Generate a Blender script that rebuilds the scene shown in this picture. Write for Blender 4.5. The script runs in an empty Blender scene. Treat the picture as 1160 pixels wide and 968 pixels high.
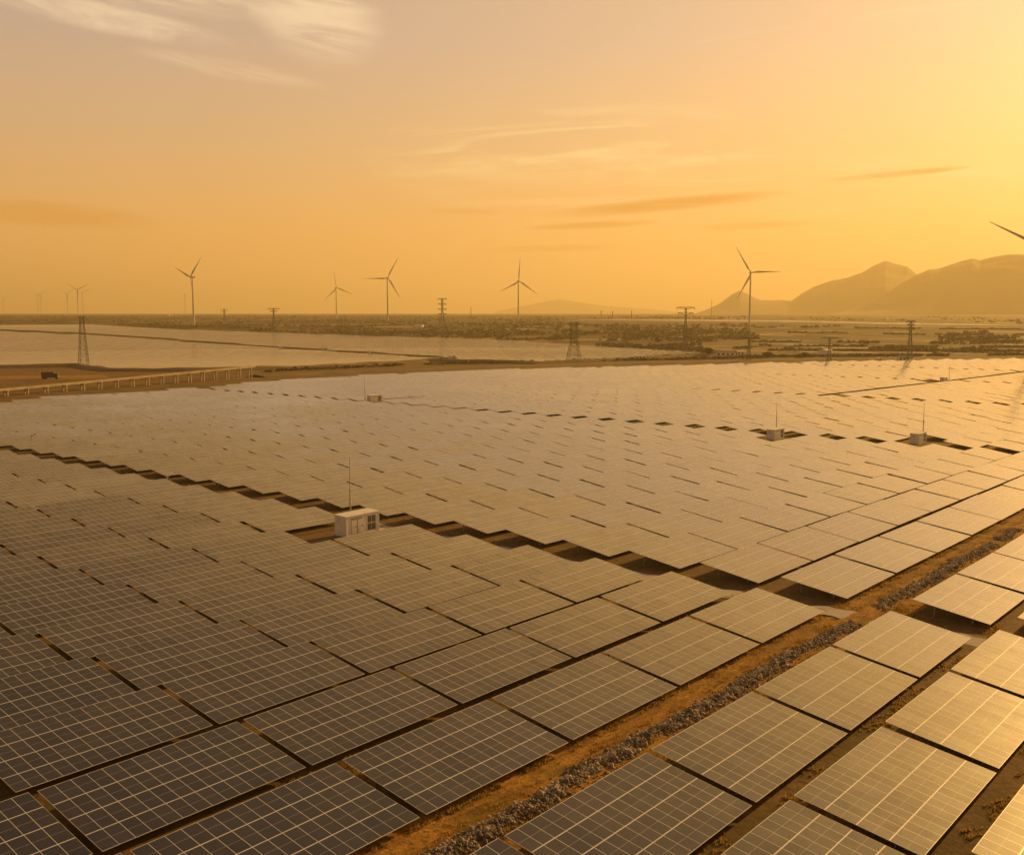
import bpy, math, random
import numpy as np
from mathutils import Vector, Matrix, Euler, noise

random.seed(7)
rng = np.random.default_rng(7)
sc = bpy.context.scene
COL = sc.collection
R = math.radians

# ------------------------------------------------------------------ camera
# world axes: X runs along the rows of tables, Y across them, origin on the ground under the drone
YAW, PITCH, FPX = R(40.1), math.atan(129 / 1148), 1148.0
CAM = Vector((0, 0, 31.7))
FW = Vector((math.cos(YAW) * math.cos(PITCH), math.sin(YAW) * math.cos(PITCH), -math.sin(PITCH)))
RT = Vector((math.sin(YAW), -math.cos(YAW), 0))
UP = RT.cross(FW)
cam_d = bpy.data.cameras.new('camera')
cam = bpy.data.objects.new('camera', cam_d); COL.objects.link(cam)
cam.matrix_world = Matrix(((RT.x, UP.x, -FW.x, CAM.x), (RT.y, UP.y, -FW.y, CAM.y), (RT.z, UP.z, -FW.z, CAM.z), (0, 0, 0, 1)))
cam_d.sensor_width = 36; cam_d.lens = FPX / 1160 * 36
cam_d.clip_start = 0.5; cam_d.clip_end = 120000
sc.camera = cam

# ------------------------------------------------------------------ sun and sky
SUN_AZ = YAW - R(43.5)          # right of the frame
SUN_EL = R(14.5)
SUND = Vector((math.cos(SUN_AZ) * math.cos(SUN_EL), math.sin(SUN_AZ) * math.cos(SUN_EL), math.sin(SUN_EL)))
sl = bpy.data.lights.new('sun', 'SUN'); sl.energy = 5.0; sl.angle = R(0.5); sl.color = (1.0, 0.57, 0.14)
so = bpy.data.objects.new('sun', sl); COL.objects.link(so)
so.rotation_euler = SUND.to_track_quat('Z', 'Y').to_euler()
sc.view_settings.view_transform = 'Standard'
sc.view_settings.look = 'None'
sc.view_settings.exposure = 0.28
sc.view_settings.gamma = 1.0
sc.cycles.use_denoising = True
sc.cycles.max_bounces = 5
sc.cycles.volume_bounces = 0
sc.cycles.sample_clamp_indirect = 6


class NT:
    """small helper for node trees"""
    def __init__(s, nt): s.nt = nt; s.n = nt.nodes; s.l = nt.links
    def new(s, t, **k):
        n = s.n.new(t)
        for a, v in k.items(): setattr(n, a, v)
        return n
    def put(s, sock, v):
        if hasattr(v, 'is_linked') or isinstance(v, bpy.types.NodeSocket): s.l.new(v, sock)
        elif isinstance(v, (tuple, list)) and len(v) == 3 and sock.type == 'RGBA': sock.default_value = (*v, 1)
        else: sock.default_value = v
    def math(s, op, a, b=None, c=None, clamp=False):
        n = s.new('ShaderNodeMath', operation=op, use_clamp=clamp)
        for i, v in enumerate((a, b, c)):
            if v is not None: s.put(n.inputs[i], v)
        return n.outputs[0]
    def mix(s, f, a, b, bt='MIX'):
        n = s.new('ShaderNodeMix', data_type='RGBA', blend_type=bt)
        s.put(n.inputs[0], f); s.put(n.inputs[6], a); s.put(n.inputs[7], b)
        return n.outputs[2]
    def ramp(s, f, stops, interp='LINEAR'):
        n = s.new('ShaderNodeValToRGB'); n.color_ramp.interpolation = interp
        e = n.color_ramp.elements
        while len(e) < len(stops): e.new(0.5)
        for k, (p, c) in zip(e, stops):
            k.position = p; k.color = (*c, 1) if isinstance(c, (tuple, list)) else (c, c, c, 1)
        s.put(n.inputs[0], f)
        return n.outputs[0]
    def noise(s, vec, scale, detail=4, rough=0.55, dist=0.0):
        n = s.new('ShaderNodeTexNoise'); s.put(n.inputs['Vector'], vec)
        n.inputs['Scale'].default_value = scale; n.inputs['Detail'].default_value = detail
        n.inputs['Roughness'].default_value = rough; n.inputs['Distortion'].default_value = dist
        return n.outputs['Fac']
    def smooth(s, v, a, b):
        n = s.new('ShaderNodeMapRange', interpolation_type='SMOOTHSTEP')
        s.put(n.inputs[0], v); s.put(n.inputs[1], a); s.put(n.inputs[2], b)
        return n.outputs[0]
    def comb(s, x, y, z):
        n = s.new('ShaderNodeCombineXYZ')
        for i, v in enumerate((x, y, z)): s.put(n.inputs[i], v)
        return n.outputs[0]


def srgb(r, g, b):
    f = lambda c: (c / 255 / 12.92) if c < 10.3 else ((c / 255 + .055) / 1.055) ** 2.4
    return (f(r), f(g), f(b))


world = bpy.data.worlds.new('World'); sc.world = world; world.use_nodes = True
w = NT(world.node_tree)
for n in list(w.n): w.n.remove(n)
tc = w.new('ShaderNodeTexCoord')
sep = w.new('ShaderNodeSeparateXYZ'); w.l.new(tc.outputs['Generated'], sep.inputs[0])
el = w.math('MULTIPLY', w.math('ARCSINE', sep.outputs[2]), 180 / math.pi)          # degrees above the horizon
# azimuth in degrees, positive to the right of the view axis, worked out from the compass direction
ax_ = w.math('ADD', w.math('MULTIPLY', sep.outputs[0], math.cos(YAW)), w.math('MULTIPLY', sep.outputs[1], math.sin(YAW)))
ay_ = w.math('SUBTRACT', w.math('MULTIPLY', sep.outputs[0], math.sin(YAW)), w.math('MULTIPLY', sep.outputs[1], math.cos(YAW)))
az = w.math('MULTIPLY', w.math('ARCTAN2', ay_, ax_), 180 / math.pi)
sky = w.new('ShaderNodeTexSky', sky_type='NISHITA')
sky.sun_disc = False; sky.sun_elevation = SUN_EL; sky.sun_rotation = math.pi / 2 - SUN_AZ
sky.air_density = 1.6; sky.dust_density = 5.0; sky.ozone_density = 1.0
warm = w.mix(1.0, sky.outputs[0], (1.0, 0.62, 0.30), 'MULTIPLY')
grad = w.ramp(w.math('DIVIDE', w.math('MAXIMUM', el, 0.0), 90.0), [
    (0.0, srgb(246, 172, 96)), (0.045, srgb(240, 177, 102)), (0.10, srgb(212, 174, 130)), (0.16, srgb(190, 167, 150)),
    (0.195, srgb(188, 165, 146)), (0.235, srgb(250, 190, 104)), (0.275, srgb(212, 156, 84)), (0.32, srgb(140, 108, 78)), (0.37, srgb(84, 74, 72)), (0.46, srgb(58, 60, 76)), (1.0, srgb(72, 88, 126))])
dn = w.new('ShaderNodeVectorMath', operation='DOT_PRODUCT'); w.l.new(tc.outputs['Generated'], dn.inputs[0]); dn.inputs[1].default_value = SUND
d = w.math('MAXIMUM', dn.outputs['Value'], 0.0)
low = w.math('SUBTRACT', 1.0, w.math('MULTIPLY', w.smooth(el, 7.0, 26.0), 0.5))      # the glow hugs the horizon
g1 = w.math('MULTIPLY', w.math('MULTIPLY', w.math('POWER', d, 4.0), 0.46), low)
g2 = w.math('MULTIPLY', w.math('POWER', d, 24.0), 0.22)
g3 = w.math('MULTIPLY', w.math('POWER', d, 300.0), 1.5)
glow = w.mix(1.0, w.mix(1.0, (0, 0, 0), w.mix(1.0, (1.0, 0.57, 0.12), w.comb(g1, g1, g1), 'MULTIPLY'), 'ADD'),
             w.mix(1.0, (1.0, 0.78, 0.42), w.comb(w.math('ADD', g2, g3), w.math('ADD', g2, g3), w.math('ADD', g2, g3)), 'MULTIPLY'), 'ADD')
side = w.math('ADD', 1.0, w.math('MULTIPLY', w.smooth(el, 16.0, 22.0), w.math('ADD', -.30, w.math('MULTIPLY', w.smooth(d, .40, .95), .56))))   # the side away from the sun is dimmer
grad = w.mix(1.0, grad, w.comb(side, side, side), 'MULTIPLY')
base = w.mix(1.0, w.mix(1.0, grad, (9.0, 9.0, 9.0), 'MULTIPLY'), w.mix(1.0, glow, (10.0, 10.0, 10.0), 'MULTIPLY'), 'ADD')
base = w.mix(0.12, base, warm)


# clouds: streaks in compass/elevation space, high cirrus and thin grey bars near the horizon
def blob(a0, e0, ra, re, slope=0.0):
    da = w.math('DIVIDE', w.math('SUBTRACT', az, a0), ra)
    e2 = w.math('SUBTRACT', w.math('SUBTRACT', el, e0), w.math('MULTIPLY', w.math('SUBTRACT', az, a0), slope))
    de = w.math('DIVIDE', e2, re)
    r2 = w.math('ADD', w.math('MULTIPLY', da, da), w.math('MULTIPLY', de, de))
    return w.math('SUBTRACT', 1.0, w.smooth(r2, 0.0, 1.0))


def add(*v):
    o = v[0]
    for q in v[1:]: o = w.math('ADD', o, q)
    return o


def wisps(ka, ke, slope, scale, dist, lo, hi, off=0.0):
    e2 = w.math('ADD', el, w.math('MULTIPLY', az, slope))
    return w.smooth(w.noise(w.comb(w.math('MULTIPLY', az, ka), w.math('MULTIPLY', e2, ke), off), scale, 6, 0.62, dist), lo, hi)


cir_m = add(blob(-10.6, 15.7, 4.2, 3.0, -0.2), w.math('MULTIPLY', blob(-19, 17.0, 9, 2.3, -0.05), 0.95),
            w.math('MULTIPLY', blob(-21, 14.6, 7.0, .9, -0.12), .9), w.math('MULTIPLY', blob(-15, 12.6, 5.5, .6, -0.13), .55))
cir = w.math('MULTIPLY', w.math('MINIMUM', cir_m, 1.0), wisps(0.06, 0.40, 0.12, 1.7, 1.8, 0.26, 0.64))
thin_m = add(blob(4, 8.5, 14, 3.5), blob(17, 14.5, 9, .5, 0.06), w.math('MULTIPLY', blob(20, 6.5, 9, 2.0), .8))
thin = w.math('MULTIPLY', w.math('MULTIPLY', w.math('MINIMUM', thin_m, 1.0), wisps(0.05, 0.55, -0.03, 1.5, 1.0, 0.46, 0.74, 3.0)), 0.6)
dark_m = add(blob(8.2, 5.9, 7.5, .45, 0.075), w.math('MULTIPLY', blob(20.5, 7.15, 4.0, .2, 0.05), .9), w.math('MULTIPLY', blob(4.5, 4.85, 4.5, .25, 0.04), .8),
             w.math('MULTIPLY', blob(13, 4.7, 4, .25, 0.03), .5), w.math('MULTIPLY', blob(-25, 5.0, 7, .8, -0.04), .8), w.math('MULTIPLY', blob(2.5, 3.6, 5, .25, 0.02), .5),
             w.math('MULTIPLY', blob(-2.5, 5.6, 3, .22, -0.02), .35))
dark = w.math('MULTIPLY', w.math('MINIMUM', dark_m, 1.0), wisps(0.10, 0.9, -0.04, 1.3, 0.6, 0.20, 0.56, 7.0))
base = w.mix(w.math('MULTIPLY', cir, 0.62), base, w.mix(1.0, srgb(246, 218, 176), (10, 10, 10), 'MULTIPLY'))
base = w.mix(thin, base, w.mix(1.0, srgb(255, 226, 160), (10, 10, 10), 'MULTIPLY'))
base = w.mix(w.math('MULTIPLY', dark, 0.8), base, w.mix(1.0, srgb(208, 138, 54), (10, 10, 10), 'MULTIPLY'))
bg = w.new('ShaderNodeBackground'); w.l.new(base, bg.inputs[0]); bg.inputs[1].default_value = 0.1
wo = w.new('ShaderNodeOutputWorld'); w.l.new(bg.outputs[0], wo.inputs[0])


# ------------------------------------------------------------------ terrain
def sstep(a, b, v):
    t = np.clip((v - a) / (b - a), 0, 1); return t * t * (3 - 2 * t)


PR_D = np.array([0, 900, 1200, 1500, 2000, 2550, 3500, 4500, 6500, 12000, 40000.])
PR_Z = np.array([-11, -11, -9.5, -4, 7, 12, 19, 22, 25, 28, 29.])


def terr(x, y):
    x = np.asarray(x, float); y = np.asarray(y, float)
    D = np.hypot(x, y)
    pl = -.0139 * x - .0040 * y
    return pl + (np.interp(D, PR_D, PR_Z) - pl) * sstep(650, 1150, D)


def gz(x, y): return float(terr(x, y))


def ray(px, py):
    return FW + RT * ((px - 580) / FPX) - UP * ((py - 484) / FPX)


def at(px, py):
    """the point of the ground seen at a pixel of the 1160 x 968 photograph"""
    r = ray(px, py); t = 40.0
    while t < 40000:
        p = CAM + r * t
        if p.z <= gz(p.x, p.y):
            lo, hi = t / 1.02, t
            for _ in range(30):
                m = (lo + hi) / 2; p = CAM + r * m
                if p.z <= gz(p.x, p.y): hi = m
                else: lo = m
            return CAM + r * hi
        t *= 1.02
    return CAM + r * 30000


def far(px, D):
    """ground point at horizontal distance D in the direction of a pixel column"""
    r = ray(px, 355); h = math.hypot(r.x, r.y)
    x, y = r.x / h * D, r.y / h * D
    return Vector((x, y, gz(x, y)))


def proj(p):
    v = Vector(p) - CAM; dd = v.dot(FW)
    return (580 + FPX * v.dot(RT) / dd, 484 - FPX * v.dot(UP) / dd, dd)


# ------------------------------------------------------------------ mesh helpers
class MB:
    def __init__(s): s.v = []; s.f = []; s.m = []; s.uv = {}
    def quad(s, a, b, c, d_, m=0, uv=None):
        i = len(s.v); s.v += [tuple(a), tuple(b), tuple(c), tuple(d_)]; s.f.append((i, i + 1, i + 2, i + 3)); s.m.append(m)
        if uv: s.uv[len(s.f) - 1] = uv
    def box(s, x0, x1, y0, y1, z0, z1, m=0):
        i = len(s.v)
        s.v += [(x, y, z) for z in (z0, z1) for y in (y0, y1) for x in (x0, x1)]
        for q in ((0, 2, 3, 1), (4, 5, 7, 6), (0, 1, 5, 4), (2, 6, 7, 3), (0, 4, 6, 2), (1, 3, 7, 5)):
            s.f.append(tuple(i + k for k in q)); s.m.append(m)
        return s
    def bar(s, a, b, t, m=0):
        a, b = Vector(a), Vector(b); z = (b - a).normalized()
        u = z.cross(Vector((0, 0, 1)) if abs(z.z) < .95 else Vector((1, 0, 0))).normalized() * t / 2; v = z.cross(u).normalized() * t / 2
        i = len(s.v)
        for p in (a, b): s.v += [tuple(p + u + v), tuple(p - u + v), tuple(p - u - v), tuple(p + u - v)]
        for q in ((0, 1, 2, 3), (7, 6, 5, 4), (0, 4, 5, 1), (1, 5, 6, 2), (2, 6, 7, 3), (3, 7, 4, 0)):
            s.f.append(tuple(i + k for k in q)); s.m.append(m)
        return s
    def tube(s, pts, radii, n=12, m=0, cap=True):
        rings = []
        for k, (p, r) in enumerate(zip(pts, radii)):
            p = Vector(p)
            q = Vector(pts[min(k + 1, len(pts) - 1)]) - Vector(pts[max(k - 1, 0)]); q.normalize()
            u = q.cross(Vector((0, 0, 1)) if abs(q.z) < .9 else Vector((1, 0, 0))).normalized(); v = q.cross(u)
            i = len(s.v); rings.append(i)
            for j in range(n):
                a = 2 * math.pi * j / n; s.v.append(tuple(p + (u * math.cos(a) + v * math.sin(a)) * r))
        for a, b in zip(rings, rings[1:]):
            for j in range(n):
                s.f.append((a + j, a + (j + 1) % n, b + (j + 1) % n, b + j)); s.m.append(m)
        if cap:
            s.f.append(tuple(rings[0] + j for j in reversed(range(n)))); s.m.append(m)
            s.f.append(tuple(rings[-1] + j for j in range(n))); s.m.append(m)
        return s
    def mesh(s, name, mats):
        me = bpy.data.meshes.new(name); me.from_pydata(s.v, [], s.f)
        for m in (mats if isinstance(mats, (list, tuple)) else [mats]): me.materials.append(m)
        me.polygons.foreach_set('material_index', s.m)
        if s.uv:
            ul = me.uv_layers.new(name='UVMap')
            for fi, q in s.uv.items():
                for li, t in zip(me.polygons[fi].loop_indices, q): ul.data[li].uv = t
        me.update(); return me
    def build(s, name, mats, parent=None, loc=None):
        return link(name, s.mesh(name, mats), parent, loc)


def link(name, data, parent=None, loc=None):
    o = bpy.data.objects.new(name, data); COL.objects.link(o)
    if parent: o.parent = parent
    if loc is not None: o.location = loc
    return o


def tag(o, label=None, cat=None, group=None, kind=None):
    if label: o['label'] = label
    if cat: o['category'] = cat
    if group: o['group'] = group
    if kind: o['kind'] = kind
    return o


def thing(name, label, cat, loc, rz=0, group=None):
    o = link(name, None, None, loc); o.rotation_euler = (0, 0, rz); o.empty_display_size = .5
    return tag(o, label, cat, group)


def np_mesh(name, verts, faces, mat, uvs=None, smooth=False, mi=None):
    """fast mesh from arrays; faces (n,k)"""
    me = bpy.data.meshes.new(name); k = faces.shape[1]
    me.vertices.add(len(verts)); me.vertices.foreach_set('co', np.ascontiguousarray(verts, dtype=np.float32).ravel())
    me.loops.add(faces.size); me.loops.foreach_set('vertex_index', faces.astype(np.int32).ravel())
    me.polygons.add(len(faces)); me.polygons.foreach_set('loop_start', np.arange(0, faces.size, k, dtype=np.int32))
    for m in (mat if isinstance(mat, (list, tuple)) else [mat]): me.materials.append(m)
    if mi is not None: me.polygons.foreach_set('material_index', mi.astype(np.int32))
    if smooth: me.polygons.foreach_set('use_smooth', np.ones(len(faces), dtype=bool))
    if uvs is not None:
        ul = me.uv_layers.new(name='UVMap'); ul.data.foreach_set('uv', uvs.astype(np.float32).ravel())
    me.update(calc_edges=True); me.validate(); return me


def mat(name, col, rough=0.7, metal=0.0, spec=0.5):
    m = bpy.data.materials.new(name); m.use_nodes = True
    b = m.node_tree.nodes['Principled BSDF']
    b.inputs['Base Color'].default_value = (*col, 1); b.inputs['Roughness'].default_value = rough
    b.inputs['Metallic'].default_value = metal; b.inputs['Specular IOR Level'].default_value = spec
    return m, NT(m.node_tree), b


def weathered(name, c1, c2, scale, rough=0.7, metal=0.0, detail=5, bump=0.0, lo=.35, hi=.65):
    m, t, b = mat(name, c1, rough, metal)
    g = t.new('ShaderNodeTexCoord').outputs['Object']
    f = t.smooth(t.noise(g, scale, detail), lo, hi)
    t.l.new(t.mix(f, c1, c2), b.inputs['Base Color'])
    if bump:
        bp = t.new('ShaderNodeBump'); bp.inputs['Strength'].default_value = 1; bp.inputs['Distance'].default_value = bump
        t.l.new(t.noise(g, scale * 3, 4), bp.inputs['Height']); t.l.new(bp.outputs[0], b.inputs['Normal'])
    return m


# ------------------------------------------------------------------ materials
def ground_mat():
    m, t, b = mat('dry_ground', (.25, .16, .08), 0.95, 0, .2)
    p = t.new('ShaderNodeNewGeometry').outputs['Position']
    n1 = t.noise(p, 0.09, 6, .6, .6); n2 = t.noise(p, 0.9, 6, .65); n3 = t.noise(p, 0.012, 4, .6); n4 = t.noise(p, 0.0026, 5, .6, .5)
    soil = t.mix(t.smooth(n2, .35, .68), (.25, .145, .045), (.15, .085, .03))
    grass = t.mix(t.smooth(n2, .3, .7), (.10, .065, .018), (.18, .112, .03))
    near = t.mix(t.smooth(t.math('ADD', t.math('MULTIPLY', n1, .7), t.math('MULTIPLY', n2, .3)), .42, .56), soil, grass)
    # farmland and scrub beyond the plant
    v = t.new('ShaderNodeTexVoronoi', feature='F1'); t.l.new(p, v.inputs['Vector']); v.inputs['Scale'].default_value = 0.010
    sx = t.new('ShaderNodeSeparateColor'); t.l.new(v.outputs['Color'], sx.inputs[0])
    plot = t.ramp(sx.outputs[0], [(0, (.045, .028, .011)), (.3, (.09, .055, .02)), (.52, (.16, .10, .038)), (.68, (.055, .034, .013)), (.88, (.34, .22, .09))], 'CONSTANT')
    scrub = t.mix(t.smooth(n3, .40, .60), (.075, .058, .026), (.19, .13, .06))
    farc = t.mix(t.smooth(n4, .36, .48), scrub, plot)
    farc = t.mix(t.math('MULTIPLY', t.smooth(t.noise(p, .05, 5, .6), .5, .62), .75), farc, (.060, .050, .022))
    ln = t.new('ShaderNodeVectorMath', operation='LENGTH'); t.l.new(p, ln.inputs[0])
    t.l.new(t.mix(t.smooth(ln.outputs['Value'], 850, 1300), near, farc), b.inputs['Base Color'])
    bp = t.new('ShaderNodeBump'); bp.inputs['Distance'].default_value = .12
    t.l.new(n2, bp.inputs['Height']); t.l.new(bp.outputs[0], b.inputs['Normal'])
    return m


def track_mat():
    m, t, b = mat('dirt_track', (.3, .17, .07), 0.95, 0, .15)
    p = t.new('ShaderNodeNewGeometry').outputs['Position']
    sp = t.new('ShaderNodeSeparateXYZ'); t.l.new(p, sp.inputs[0])
    st = t.comb(t.math('MULTIPLY', sp.outputs[0], .22), sp.outputs[1], 0.0)     # drawn out along the wheel tracks
    n1 = t.noise(st, .8, 6, .65, .8); n2 = t.noise(p, 3.5, 6, .7); n3 = t.noise(p, .25, 4, .6)
    c = t.mix(t.smooth(n1, .38, .62), (.54, .285, .05), (.33, .165, .032))
    c = t.mix(t.math('MULTIPLY', t.smooth(n3, .5, .62), .7), c, (.22, .14, .022))
    c = t.mix(t.math('MULTIPLY', t.smooth(n2, .48, .64), .8), c, (.13, .07, .022))
    t.l.new(c, b.inputs['Base Color'])
    bp = t.new('ShaderNodeBump'); bp.inputs['Distance'].default_value = .12
    t.l.new(t.math('ADD', n2, n1), bp.inputs['Height']); t.l.new(bp.outputs[0], b.inputs['Normal'])
    return m


def gravel_mat():
    m, t, b = mat('grey_gravel', (.3, .28, .26), 0.92, 0, .2)
    p = t.new('ShaderNodeNewGeometry').outputs['Position']
    n1 = t.noise(p, .25, 5, .6); n2 = t.noise(p, 5, 5, .7)
    c = t.mix(t.smooth(n2, .3, .7), (.42, .39, .35), (.56, .51, .45))
    c = t.mix(t.math('MULTIPLY', t.smooth(n1, .52, .66), .7), c, (.27, .17, .08))
    t.l.new(c, b.inputs['Base Color'])
    bp = t.new('ShaderNodeBump'); bp.inputs['Distance'].default_value = .04
    t.l.new(n2, bp.inputs['Height']); t.l.new(bp.outputs[0], b.inputs['Normal'])
    return m


def glass_mat():
    m, t, b = mat('solar_glass', (.02, .02, .025), 0.16, 0, .5)
    b.inputs['IOR'].default_value = 1.5; b.inputs['Coat Weight'].default_value = 1.0; b.inputs['Coat IOR'].default_value = 1.6; b.inputs['Specular IOR Level'].default_value = .52
    uv = t.new('ShaderNodeUVMap'); sp = t.new('ShaderNodeSeparateXYZ'); t.l.new(uv.outputs[0], sp.inputs[0])
    u, v = sp.outputs[0], sp.outputs[1]
    fu, fv = t.math('FRACT', u), t.math('FRACT', v)
    geo = t.new('ShaderNodeNewGeometry'); oi = t.new('ShaderNodeObjectInfo')
    idv = t.comb(t.math('ADD', t.math('FLOOR', u), t.math('MULTIPLY', oi.outputs['Random'], 371.0)), t.math('FLOOR', v), 0.0)
    wn = t.new('ShaderNodeTexWhiteNoise'); t.l.new(idv, wn.inputs['Vector'])
    nm = t.new('ShaderNodeVectorMath', operation='SUBTRACT'); t.l.new(wn.outputs['Color'], nm.inputs[0]); nm.inputs[1].default_value = (.5, .5, .5)
    ns = t.new('ShaderNodeVectorMath', operation='MULTIPLY_ADD'); t.l.new(nm.outputs[0], ns.inputs[0]); ns.inputs[1].default_value = (.016, .016, 0); t.l.new(geo.outputs['Normal'], ns.inputs[2])
    nn = t.new('ShaderNodeVectorMath', operation='NORMALIZE'); t.l.new(ns.outputs[0], nn.inputs[0])
    t.l.new(nn.outputs[0], b.inputs['Normal']); t.l.new(nn.outputs[0], b.inputs['Coat Normal'])      # modules never lie quite flush
    def line(x, half): return t.math('LESS_THAN', t.math('ABSOLUTE', t.math('SUBTRACT', x, .5)), half)
    mid = line(fv, .006)                                                          # gap between the half-cut cell strings
    cu = line(t.math('FRACT', t.math('ADD', t.math('MULTIPLY', fu, 6.0), .5)), .035)
    cv = line(t.math('FRACT', t.math('ADD', t.math('MULTIPLY', fv, 24.0), .5)), .05)
    bus = line(t.math('FRACT', t.math('MULTIPLY', fu, 30.0)), .07)
    cell = t.mix(wn.outputs['Value'], (.004, .007, .020), (.013, .016, .036))
    c = t.mix(t.math('MULTIPLY', bus, .35), cell, (.06, .062, .068))
    c = t.mix(t.math('MULTIPLY', t.math('MAXIMUM', cu, cv), .35), c, (.16, .14, .13))
    c = t.mix(t.math('MULTIPLY', mid, .75), c, (.55, .50, .45))
    dust = t.smooth(t.noise(geo.outputs['Position'], .35, 5, .6), .35, .75)
    c = t.mix(t.math('ADD', t.math('ADD', .003, t.math('MULTIPLY', oi.outputs['Random'], .01)), t.math('MULTIPLY', dust, .014)), c, (.42, .33, .23))   # thin film of dust
    t.l.new(c, b.inputs['Base Color'])
    t.l.new(t.math('ADD', .10, t.math('ADD', t.math('MULTIPLY', dust, .08), t.math('MULTIPLY', wn.outputs['Value'], .03))), b.inputs['Coat Roughness'])
    t.l.new(t.math('ADD', .36, t.math('MULTIPLY', dust, .10)), b.inputs['Roughness'])
    return m


M_GROUND = ground_mat(); M_TRACK = track_mat(); M_GRAVEL = gravel_mat(); M_GLASS = glass_mat()
M_FRAME = mat('panel_frame', (.80, .77, .76), .4, .2)[0]
M_STEEL = weathered('galvanised_steel', (.30, .30, .31), (.42, .41, .40), 2.0, .5, .6)
M_WHITE = weathered('white_paint', (.84, .82, .79), (.64, .60, .53), 1.2, .8, 0, 6, lo=.5, hi=.8)
M_ROOF = weathered('roof_paint', (.85, .83, .80), (.66, .61, .54), 1.0, .85, 0, 6, lo=.5, hi=.8)
M_VENT = mat('vent_dark', (.03, .028, .026), .6)[0]
M_GREYP = weathered('grey_paint', (.42, .41, .39), (.34, .32, .29), 1.5, .55)
M_TURB = weathered('turbine_paint', (.62, .60, .57), (.54, .52, .49), .1, .45)
M_PYL = weathered('pylon_steel', (.16, .15, .14), (.23, .21, .19), .3, .6, .4)
M_CONC = weathered('concrete', (.44, .36, .27), (.32, .25, .18), .25, .85, 0, 6)
M_ROCK = weathered('rubble_stone', (.15, .115, .08), (.50, .41, .30), 1.2, .9, 0, 4)
M_BUSH = weathered('scrub_leaves', (.075, .055, .022), (.15, .105, .042), .02, .9)
M_LEAF = weathered('tree_leaves', (.040, .045, .015), (.085, .075, .026), .3, .85)
M_BARK = mat('bark', (.10, .07, .045), .9)[0]
M_GRASS = weathered('dry_grass', (.30, .19, .045), (.15, .10, .025), .2, .9)
_t = NT(M_GRASS.node_tree); _b = _t.n['Principled BSDF']; _tr = _t.new('ShaderNodeBsdfTranslucent'); _mx = _t.new('ShaderNodeMixShader')
_tr.inputs[0].default_value = (.42, .26, .06, 1); _mx.inputs[0].default_value = .5
_t.l.new(_b.outputs[0], _mx.inputs[1]); _t.l.new(_tr.outputs[0], _mx.inputs[2]); _t.l.new(_mx.outputs[0], _t.n['Material Output'].inputs[0])
M_MOUNT = weathered('mountain_rock', (.036, .028, .014), (.055, .040, .019), .004, .95, 0, 6)
M_ROOFD = weathered('dark_roof', (.12, .10, .08), (.18, .15, .12), .3, .8)
M_TRUCK = weathered('truck_body', (.035, .035, .032), (.07, .065, .055), .6, .6)
M_RUB = mat('tyre_rubber', (.02, .02, .02), .9)[0]
mw, tw, bw = mat('pond_water', (.20, .16, .11), .3, 0, .5)
M_WATER = mw
tb = tw.new('ShaderNodeBump'); tb.inputs['Distance'].default_value = .02
tw.l.new(tw.noise(tw.new('ShaderNodeNewGeometry').outputs['Position'], .5, 3), tb.inputs['Height']); tw.l.new(tb.outputs[0], bw.inputs['Normal'])

# ------------------------------------------------------------------ ground sheet
radii = np.unique(np.concatenate([[0.5, 8, 20, 40], np.arange(60, 1700, 25), np.geomspace(1700, 40000, 60)]))
NA = 256
ang = np.arange(NA) * 2 * math.pi / NA
RR, AA = np.meshgrid(radii, ang, indexing='ij')
gx, gy = RR * np.cos(AA), RR * np.sin(AA)
gv = np.stack([gx, gy, terr(gx, gy)], -1).reshape(-1, 3)
ii, jj = np.meshgrid(np.arange(len(radii) - 1), np.arange(NA), indexing='ij')
a0 = ii * NA + jj; a1 = ii * NA + (jj + 1) % NA
gf = np.stack([a0, a0 + NA, a1 + NA, a1], -1).reshape(-1, 4)
gv = np.vstack([gv]); o = link('ground', np_mesh('ground', gv, gf, M_GROUND, smooth=True)); tag(o, kind='structure')


def grid_strip(name, xs, ys, zf, material):
    X, Y = np.meshgrid(xs, ys, indexing='ij')
    Xd, Yd, Z = zf(X, Y)
    v = np.stack([Xd, Yd, Z], -1).reshape(-1, 3); n = len(ys)
    i, j = np.meshgrid(np.arange(len(xs) - 1), np.arange(n - 1), indexing='ij'); q = i * n + j
    f = np.stack([q, q + n, q + n + 1, q + 1], -1).reshape(-1, 4)
    return link(name, np_mesh(name, v, f, material, smooth=True))


def fbm(x, y, s, seed=0.0, oct_=4):
    out = np.zeros(np.shape(x))
    it = np.nditer([np.asarray(x), np.asarray(y), out], op_flags=[['readonly'], ['readonly'], ['writeonly']])
    for a, b, c in it: c[...] = noise.fractal(Vector((float(a) * s, float(b) * s, seed)), 1.0, 2.0, oct_)
    return out


def track_z(X, Y):
    prof = -.10 * np.exp(-((Y - 42.4) / .5) ** 2) - .10 * np.exp(-((Y - 43.9) / .45) ** 2) + .28 * np.exp(-((Y - 40.2) / 1.0) ** 2)
    edge = np.clip(np.minimum(Y - 36.6, 45.4 - Y) / 1.0, 0, 1)
    n = fbm(X, Y, .35, 2.0)
    return X, Y, terr(X, Y) + .012 + edge * np.maximum(.14 + prof + .10 * n, 0.0)


xs = np.concatenate([np.arange(18, 130, .5), np.arange(130, 300, 1.5), np.arange(300, 620, 6)])
tag(grid_strip('dirt_track', xs, np.arange(36.6, 45.41, .4), track_z, M_TRACK), kind='structure')


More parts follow.
